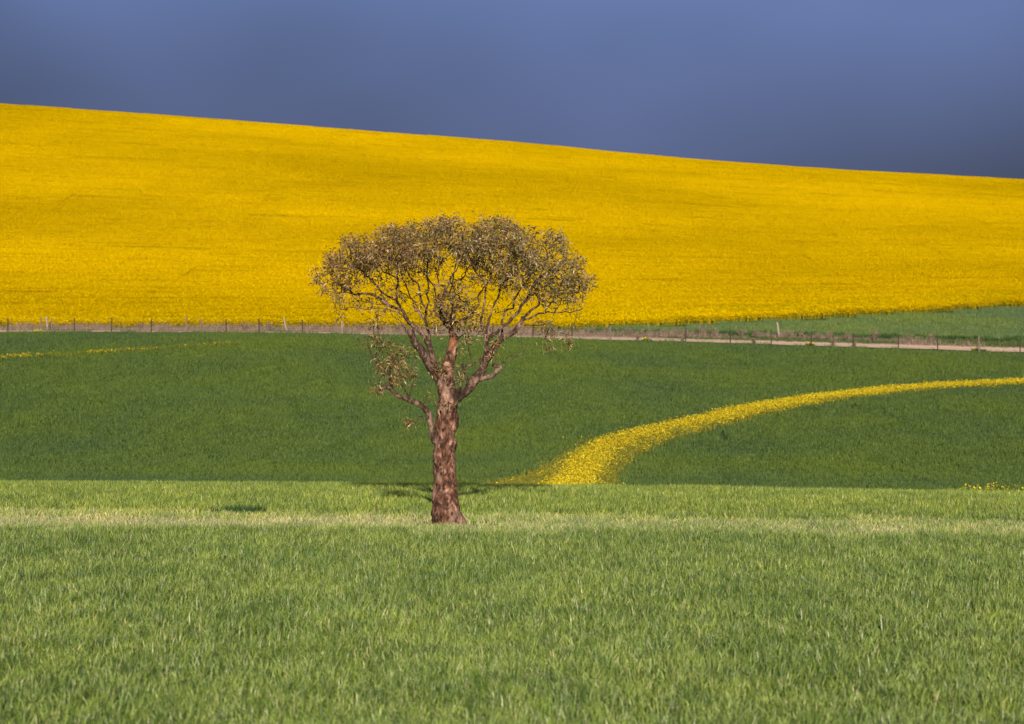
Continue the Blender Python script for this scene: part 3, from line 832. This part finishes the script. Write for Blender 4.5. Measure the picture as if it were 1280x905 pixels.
EXTRA = [(565, 392, 13, 16, -0.2, 0.9, 70), (552, 384, 8, 14, 0.3, .6, 22), (590, 392, 12, 12, 0.2, 0.8, 26), (484, 456, 10, 12, -0.7, 0.35, 60), (500, 466, 12, 13, -0.6, 0.35, 75),
         (478, 484, 7, 6, -0.7, 0.3, 12), (512, 528, 5, 5, -0.8, 0.2, 7), (686, 420, 7, 13, -1.0, 0.3, 26), (707, 424, 6, 9, -1.0, 0.25, 22), (450, 386, 14, 5, -0.8, 0.4, 22), (428, 396, 6, 6, -0.8, 0.2, 10), (590, 424, 9, 9, -0.5, 0.4, 22), (618, 430, 9, 12, -0.6, 0.3, 18),
         (555, 462, 7, 5, -0.45, 0.15, 12), (573, 468, 6, 6, -0.4, 0.2, 10), (553, 504, 5, 4, -0.42, 0.1, 7), (480, 392, 14, 8, -0.6, .5, 18), (470, 408, 9, 9, -0.7, .4, 14), (478, 428, 9, 9, -0.7, .4, 22), (500, 440, 12, 8, -0.5, .4, 20), (458, 432, 6, 6, -0.8, .2, 8), (440, 374, 14, 7, -0.6, .5, 22), (702, 378, 14, 7, 0.3, .5, 22), (672, 398, 14, 6, -0.7, .5, 16), (600, 408, 14, 10, -0.4, .5, 24), (540, 412, 10, 12, 0.4, .5, 14), (520, 385, 12, 14, 0.6, .6, 10), (640, 376, 18, 14, 0.4, 1.0, 16), (415, 364, 14, 5, -0.4, 0.3, 14)]
for cx, cy, sx_, sy_, dc, sd, n in EXTRA:
    for _ in range(n):
        att.append(W(cx + rng.normal(0, sx_ * .6), cy + rng.normal(0, sy_ * .6), dc + rng.normal(0, sd * .6)))
for _ in range(430):        # thin inner twigs under the dome
    px = rng.uniform(420, 715); att.append(W(px, rng.uniform(342, 402 - 0.14 * abs(px - CXC)), rng.uniform(-1.6, 1.6)))
att = np.array(att)

# twigs grow towards the attraction points (space colonisation)
NP = [np.array(n) for n in nodes]; n0 = len(NP); parent = [-1] * n0; owner = list(lid); dirs = [None] * n0
alive = np.ones(len(att), bool)
arr = np.array(NP)
best = np.full(len(att), 1e9); bi = np.zeros(len(att), int)
def upd(start):
    global best, bi
    A_ = np.array(NP[start:])
    for s0 in range(0, len(A_), 400):
        blk = A_[s0:s0 + 400]
        d = np.linalg.norm(att[:, None, :] - blk[None], axis=2)
        m = d.argmin(1); dm = d[np.arange(len(att)), m]
        b = dm < best
        best[b] = dm[b]; bi[b] = m[b] + start + s0
# thick limbs should not sprout a fur of twigs: grow only from thinner wood
thin = np.array(rad) < 3.2 * MPP
arr_thin = [i for i in range(n0)]
upd(0)
STEP = 0.085
for it in range(70):
    sel = alive & (best < 1.6)
    if not sel.any(): break
    tgt = {}
    for a_ in np.nonzero(sel)[0]:
        tgt.setdefault(int(bi[a_]), []).append(a_)
    st = len(NP)
    for ni, al in tgt.items():
        v_ = (att[al] - NP[ni]); v_ /= np.linalg.norm(v_, axis=1)[:, None] + 1e-9
        d = v_.sum(0); d /= np.linalg.norm(d) + 1e-9
        if dirs[ni] is not None: d = d + dirs[ni] * 0.6
        d = d + rng.normal(0, 0.32, 3); d /= np.linalg.norm(d)
        NP.append(NP[ni] + d * STEP); parent.append(ni); owner.append(owner[ni]); dirs.append(d)
    upd(st)
    alive &= best > 0.13
NPa = np.array(NP); nn_ = len(NPa)
kids = [[] for _ in range(nn_)]
for i in range(n0, nn_): kids[parent[i]].append(i)
rr_ = np.zeros(nn_)
for i in range(nn_ - 1, n0 - 1, -1):
    rr_[i] = max(0.0042, sum(rr_[k] ** 2.4 for k in kids[i]) ** (1 / 2.4)) if kids[i] else 0.0038
rr_ = np.minimum(rr_, 0.018)
for i in range(n0):
    for k in kids[i]:
        stack = [(i, k)]
        while stack:
            a_, b_ = stack.pop()
            ch = [a_, b_]
            while kids[ch[-1]]:
                ks = sorted(kids[ch[-1]], key=lambda q: -rr_[q])
                stack += [(ch[-1], q) for q in ks[1:]]
                ch.append(ks[0])
            P_ = NPa[ch]; r_ = rr_[ch].copy(); r_[0] = r_[1]
            tube(limb_geo[owner[b_]], P_, r_, 4, (1, 1, 1), 0, False)
LNAMES = ['limb'] * 6
tl = np.array(tree.location)
for k in range(6):
    V_, f_, c_ = limb_geo[k].arrays()
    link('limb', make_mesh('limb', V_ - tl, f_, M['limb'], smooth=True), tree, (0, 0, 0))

# leaves: narrow gum leaves in sprays round the twig ends
lv = Geo()
LC = np.array([(0.235, 0.125, 0.042), (0.30, 0.18, 0.062), (0.175, 0.112, 0.026), (0.48, 0.35, 0.18), (0.10, 0.042, 0.018), (0.045, 0.042, 0.010)])  # palest tone imitates leaf highlights, darkest one the shade inside the crown
LCW_L = [0.25, 0.22, 0.14, 0.05, 0.18, 0.16]; LCW_R = [0.20, 0.22, 0.17, 0.07, 0.12, 0.22]
GREY = np.array([0.20, 0.18, 0.072])
def add_leaf(p, L, wd, d, tone):
    d = Vector(d).normalized(); s = d.cross(Vector((rng.normal(), rng.normal(), rng.normal() * .6))).normalized()
    nrm = s.cross(d); s = np.array(s); d = np.array(d); nrm = np.array(nrm)
    mid = p + d * L * .45 + nrm * L * 0.07 ; tip = p + d * L + np.array([0, 0, -0.12 * L])
    lv.add([p, mid + s * wd * .5, tip, mid - s * wd * .5], [(0, 1, 2, 3)], tone)
tips = [i for i in range(n0, nn_) if rr_[i] < 0.012]
for i in tips:
    p0 = NPa[i]; dd_ = dirs[i]
    fx = np.clip((p0[0] - W(470, 0)[0]) / (MPP * 220), 0, 1)
    nL = rng.integers(6, 11) if not kids[i] else rng.integers(1, 4)
    zt = PYH - (p0[2] - ZC) / MPP; pxx = p0[0] / MPP + PXC
    low = zt - np.interp(pxx, BOTx, BOTy)
    if low > 14 and zt < 400 and abs(pxx - 566) > 26 and rng.random() < 0.75: continue
    for _ in range(nL):
        d = dd_ * 0.35 + rng.normal(0, 0.75, 3) + np.array([0, 0, -0.18])
        c = LC[rng.choice(6, p=LCW_R if rng.random() < fx else LCW_L)]
        if rng.random() < 0.06 + 0.26 * fx: c = GREY * rng.uniform(.7, 1.15)
        add_leaf(p0 + rng.normal(0, .06, 3), rng.uniform(0.09, 0.18), rng.uniform(0.022, 0.04), d, c * rng.uniform(.75, 1.25))
V_, f_, c_ = lv.arrays()
o = link('crown', make_mesh('crown', V_ - tl, f_, M['leaf'], c_), tree, (0, 0, 0))
o['kind'] = 'stuff'
print('TREE nodes', nn_, 'tips', len(tips), 'leaves', len(f_))

# ------------------------------------------------------------------ wire fence
FY = 234.0
fence = empty('wire_fence', (0, FY, tz(0, FY)), 'long wire fence of thin dark posts along the near edge of the gravel road', 'fence')
fpx = [-140, -92, -42, 10, 51, 93, 139, 189, 233, 283, 324, 378, 420, 467, 516, 566, 616, 666, 715, 763, 811, 857, 913, 964, 1014, 1067, 1123, 1172, 1224, 1275, 1326, 1377, 1428]
thick = {51: 0.13, 233: 0.13, 420: 0.14, 763: 0.12, 1224: 0.15, 811: 0.12}
tops = []
fl = np.array(fence.location)
def post_geo(x, y, h, w, lean, wood):
    g_ = Geo(); z0 = tz(x, y) - 0.15
    p0 = np.array([x, y, z0]); p1 = np.array([x + lean[0], y + lean[1], z0 + 0.15 + h])
    if wood:
        Pp = np.array([p0 + (p1 - p0) * t for t in np.linspace(0, 1, 7)]); Pp[1:-1] += rng.normal(0, 0.008, (5, 3))
        tube(g_, Pp, np.linspace(w * .55, w * .45, 7), 8, (1, 1, 1), 0.12)
    else:      # three-winged steel picket
        t_ = 0.012
        for k in range(3):
            a = k * 2.094 + 0.5; u = np.array([math.cos(a), math.sin(a), 0]); v_ = np.array([-u[1], u[0], 0]) * t_
            q = [p0 - v_, p0 + u * w * .6 - v_, p0 + u * w * .6 + v_, p0 + v_]
            q += [c + (p1 - p0) for c in q]
            g_.add(q, [(0, 1, 2, 3)[::-1], (4, 5, 6, 7), (0, 1, 5, 4), (1, 2, 6, 5), (2, 3, 7, 6), (3, 0, 4, 7)], (1, 1, 1))
    return g_, p1
for px in fpx:
    x = px2x(px, FY); wood = px in thick
    h = (1.38 if wood else 1.26) + rng.uniform(-.05, .06)
    g_, p1 = post_geo(x, FY, h, thick.get(px, 0.085), rng.normal(0, 0.025, 2), wood)
    V_, f_, c_ = g_.arrays()
    link('post', make_mesh('post', V_ - fl, f_, M['wood'] if wood else M['steel']), fence, (0, 0, 0))
    tops.append((x, p1))
for hgt in (0.25, 0.5, 0.74, 0.97, 1.18):
    Pp = []
    for i in range(len(tops) - 1):
        for k in range(4):
            t = k / 4; x = tops[i][0] + (tops[i + 1][0] - tops[i][0]) * t
            za = tz(tops[i][0], FY); zb = tz(tops[i + 1][0], FY)
            Pp.append((x, FY - 0.055, za + (zb - za) * t + hgt - 0.02 * math.sin(math.pi * t)))
    g_ = Geo(); tube(g_, np.array(Pp) - fl, np.full(len(Pp), 0.005), 4, (1, 1, 1), 0)
    link('wire', g_.mesh('wire', M['steel']), fence, (0, 0, 0))

# pale wooden posts beyond the fence
def lone_post(px, pbase, top_px, hpx, w, label, mat='palewood', y=241.5, group=None):
    x = px2x(px, y); h = hpx * y / F
    e_lean = ((top_px - px) * y / F, rng.normal(0, .03))
    g_, _ = post_geo(x, y, h, w, e_lean, True)
    V_, f_, c_ = g_.arrays(); b = np.array([x, y, tz(x, y)])
    o = link('wooden_post', make_mesh('wooden_post', V_ - b, f_, M[mat], smooth=True), None, b)
    tag(o, label, 'post', group)
lone_post(60, 415, 57.5, 17, 0.17, 'taller pale wooden post of the leaning pair in dry grass')
lone_post(65, 414, 64, 14.5, 0.15, 'shorter weathered post of the leaning pair in dry grass', 'wood')
lone_post(251, 413, 251.5, 15, 0.15, 'upright weathered wooden post alone in dry grass behind the fence', 'wood')
lone_post(359, 415, 354.5, 17, 0.17, 'pale wooden post leaning towards the leaning pair in dry grass')
lone_post(428, 415, 427, 14, 0.15, 'pale grey upright post beside a thick fence post near the tree')
lone_post(974.5, 415, 971.5, 19, 0.20, 'pale leaning wooden post among dry shrubs beyond the gravel road', y=245.0)

# ------------------------------------------------------------------ shrubs and weeds along the verge
def dry_shrub(px, y, wpx, hpx, label, group):
    x = px2x(px, y); b = np.array([x, y, tz(x, y)]); Wd = wpx * y / F; H = hpx * y / F
    root = empty('dry_shrub', b, label, 'shrub', group)
    g1, g2 = Geo(), Geo()
    for _ in range(10):
        a = rng.uniform(0, 6.28); rr0 = rng.uniform(0.15, 0.5) * Wd
        end = np.array([math.cos(a) * rr0, math.sin(a) * rr0 * .7, H * rng.uniform(.55, .95)])
        Pp = catmull([(0, 0, -0.03), end * (0.3, 0.3, 0.45), end], 4); Pp += rng.normal(0, .012, Pp.shape)
        tube(g1, Pp, np.linspace(0.018, 0.006, len(Pp)), 5, np.array((0.13, 0.085, 0.07)), 0)
        for _ in range(34):
            k = rng.integers(2, len(Pp)); p = Pp[k]; d = rng.normal(0, .5, 3) + (0, 0, .55); d *= rng.uniform(.10, .28) / np.linalg.norm(d)
            s = np.cross(d, rng.normal(0, 1, 3)); s *= rng.uniform(.008, .016) / (np.linalg.norm(s) + 1e-9)
            c = np.array([(0.21, 0.135, 0.10), (0.27, 0.18, 0.135), (0.16, 0.10, 0.08), (0.17, 0.15, 0.07)][rng.integers(4)]) * rng.uniform(.8, 1.2)
            g2.add([p - s, p + s, p + d + s * .5, p + d - s * .5], [(0, 1, 2, 3)], c)
    link('stem', g1.mesh('stem', M['twig']), root, (0, 0, 0))
    o = link('twigs', g2.mesh('twigs', M['twig']), root, (0, 0, 0)); o['kind'] = 'stuff'
SH = 'dry leafless shrubs on the verge'
for px, w_, h_ in [(739, 12, 11), (757, 10, 9), (785, 16, 9), (801, 11, 8), (846, 13, 12), (857, 11, 9), (880, 20, 17), (893, 14, 13), (928, 20, 14), (945, 14, 10), (985, 16, 12), (1004, 20, 14), (1024, 11, 9), (1037, 16, 14), (1060, 12, 10)]:
    lb = {880: 'tall bushy brown shrub, biggest of the dense row beyond the gravel road', 928: 'wide dark brown shrub standing between taller row and leaning pale post',
          985: 'brown shrub touching the foot of the pale leaning post beyond road', 945: 'smaller brown shrub between the wide dark shrub and pale leaning post',
          1004: 'wide brown shrub next to the one touching the pale leaning post', 739: 'brown shrub at the end of the row where the gravel road fades out'}
    dry_shrub(px, rng.uniform(241.5, 243.5), w_, h_, lb.get(px, 'brown leafless shrub of middling size in the row beyond the gravel road'), SH)
dry_shrub(1092, 244, 22, 17, 'largest rounded brown shrub standing apart on the green road verge', SH)
for px, w_, h_ in [(1138, 12, 10), (1164, 9, 12)]:
    dry_shrub(px, 243, w_, h_, 'small thin brown shrub on the green road verge', SH)
for px, w_, h_ in [(176, 11, 9), (306, 13, 11), (337, 10, 10), (395, 12, 9), (450, 16, 12), (478, 18, 13), (500, 15, 12), (524, 13, 11)]:
    dry_shrub(px, rng.uniform(240.5, 243), w_, h_, 'low brown shrub in the dry grass strip below the canola', SH)
for px, w_, h_ in [(797, 5, 7), (853, 5, 7), (942, 6, 6), (1041, 7, 9), (1068, 5, 6)]:
    dry_shrub(px, 235.0, w_, h_, 'small dead weed at the fence foot on the near road edge', 'dead weeds at the fence foot')

def weed(px, y, wpx, hpx, nfl, label, group=None):
    x = px2x(px, y); b = np.array([x, y, tz(x, y)]); Wd = wpx * y / F; H = hpx * y / F
    root = empty('flowering_weed' if nfl else 'leafy_weed', b, label, 'weed', group)
    g1 = Geo()
    for _ in range(150):
        a = rng.uniform(0, 6.28); r0 = math.sqrt(rng.random()) * Wd * .5
        p = np.array([math.cos(a) * r0, math.sin(a) * r0 * .6, 0]); d = np.array([math.cos(a) * .4, math.sin(a) * .4, 1]) + rng.normal(0, .4, 3)
        d = d / np.linalg.norm(d) * rng.uniform(.4, 1) * H * (1 - .4 * r0 / (Wd * .5)); s = np.cross(d, rng.normal(0, 1, 3)); s *= 0.03 / np.linalg.norm(s)
        d[2] = abs(d[2])
        g1.add([p - s * .4, p + d * .5 - s, p + d, p + d * .5 + s], [(0, 1, 2, 3)], np.array((0.06, 0.10, 0.02)) * rng.uniform(.6, 1.4))
    o = link('leaves', g1.mesh('leaves', M['weed']), root, (0, 0, 0)); o['kind'] = 'stuff'
    if nfl:
        g2 = Geo()
        for _ in range(nfl):
            a = rng.uniform(0, 6.28); r0 = math.sqrt(rng.random()) * Wd * .5
            c = YEL[rng.choice(3)] * rng.uniform(.9, 1.1)
            bloom(g2, math.cos(a) * r0, math.sin(a) * r0 * .6, H * rng.uniform(.6, 1.05) * (1 - .35 * r0 / (Wd * .5)), 0.045, c, 2)
        o = link('flowers', g2.mesh('flowers', M['flower']), root, (0, 0, 0)); o['kind'] = 'stuff'
weed(49, 233.4, 15, 5, 60, 'yellow flowering weed at the fence foot beside the leaning pair of posts')
for px, w_ in [(808, 12), (1012, 12), (1220, 10)]:
    weed(px, 235.0, w_, 5.5, 70, 'yellow flowering weed at the fence foot against the gravel road', 'flowering weeds against the road')
weed(232, 233.4, 13, 4, 0, 'dark green weed at the foot of a thick fence post in dry grass')
weed(418, 233.4, 14, 5, 0, 'green weed at the foot of the thick fence post near the tree')
weed(1228, 234.6, 10, 6, 0, 'dark green weed around the grey fence post beside the yellow flowers')

# dark clump of taller grass in the straw strip
cy = 73.0; cx = px2x(302, cy); b = np.array([cx, cy, tz(cx, cy)])
root = empty('grass_clump', b, 'dark green clump of taller grass at the edge of the pale straw strip', 'grass clump')
g_ = Geo()
for sx_, sw, n in [(0.0, 0.9, 900), (-0.75, 0.4, 130), (0.5, 0.3, 260)]:
    q = blades(n, 1.0, (0.20, 0.40), (0.012, 0.02), (0.1, 0.5), [(0.022, 0.055, 0.012), (0.035, 0.075, 0.016), (0.05, 0.09, 0.02)], [.4, .4, .2])
    V_, f_, c_ = q.arrays(); V_ = V_ * np.array([sw, 0.45, 1]) + np.array([sx_, 0, 0]); g_.add(V_, f_, c_)
o = link('blades', g_.mesh('blades', M['weed']), root, (0, 0, 0)); o['kind'] = 'stuff'

# two little yellow flowers in the wheat
for px, py in [(922, 762), (906, 766)]:
    x, y = ground_at(px, py + 24, 20); b = np.array([x, y, tz(x, y)])
    root = empty('yellow_flower', b, 'tiny yellow flower standing alone in the green wheat', 'flower', 'tiny flowers in the wheat')
    g_ = Geo(); h = 0.44
    tube(g_, [(0, 0, -0.02), (0.01, 0, h * .5), (0, 0, h)], [0.004, 0.003, 0.002], 5, (0.10, 0.16, 0.04))
    link('stalk', g_.mesh('stalk', M['weed']), root, (0, 0, 0))
    g_ = Geo()
    for k in range(7):
        a = k * 0.898; u = np.array([math.cos(a), math.sin(a), 0.25]); s = np.array([-u[1], u[0], 0]) * 0.011; c0 = np.array([0, 0, h])
        g_.add([c0, c0 + u * .018 + s, c0 + u * .032, c0 + u * .018 - s], [(0, 1, 2, 3)], (0.85, 0.5, 0.02))
    link('petals', g_.mesh('petals', M['flower']), root, (0, 0, 0))
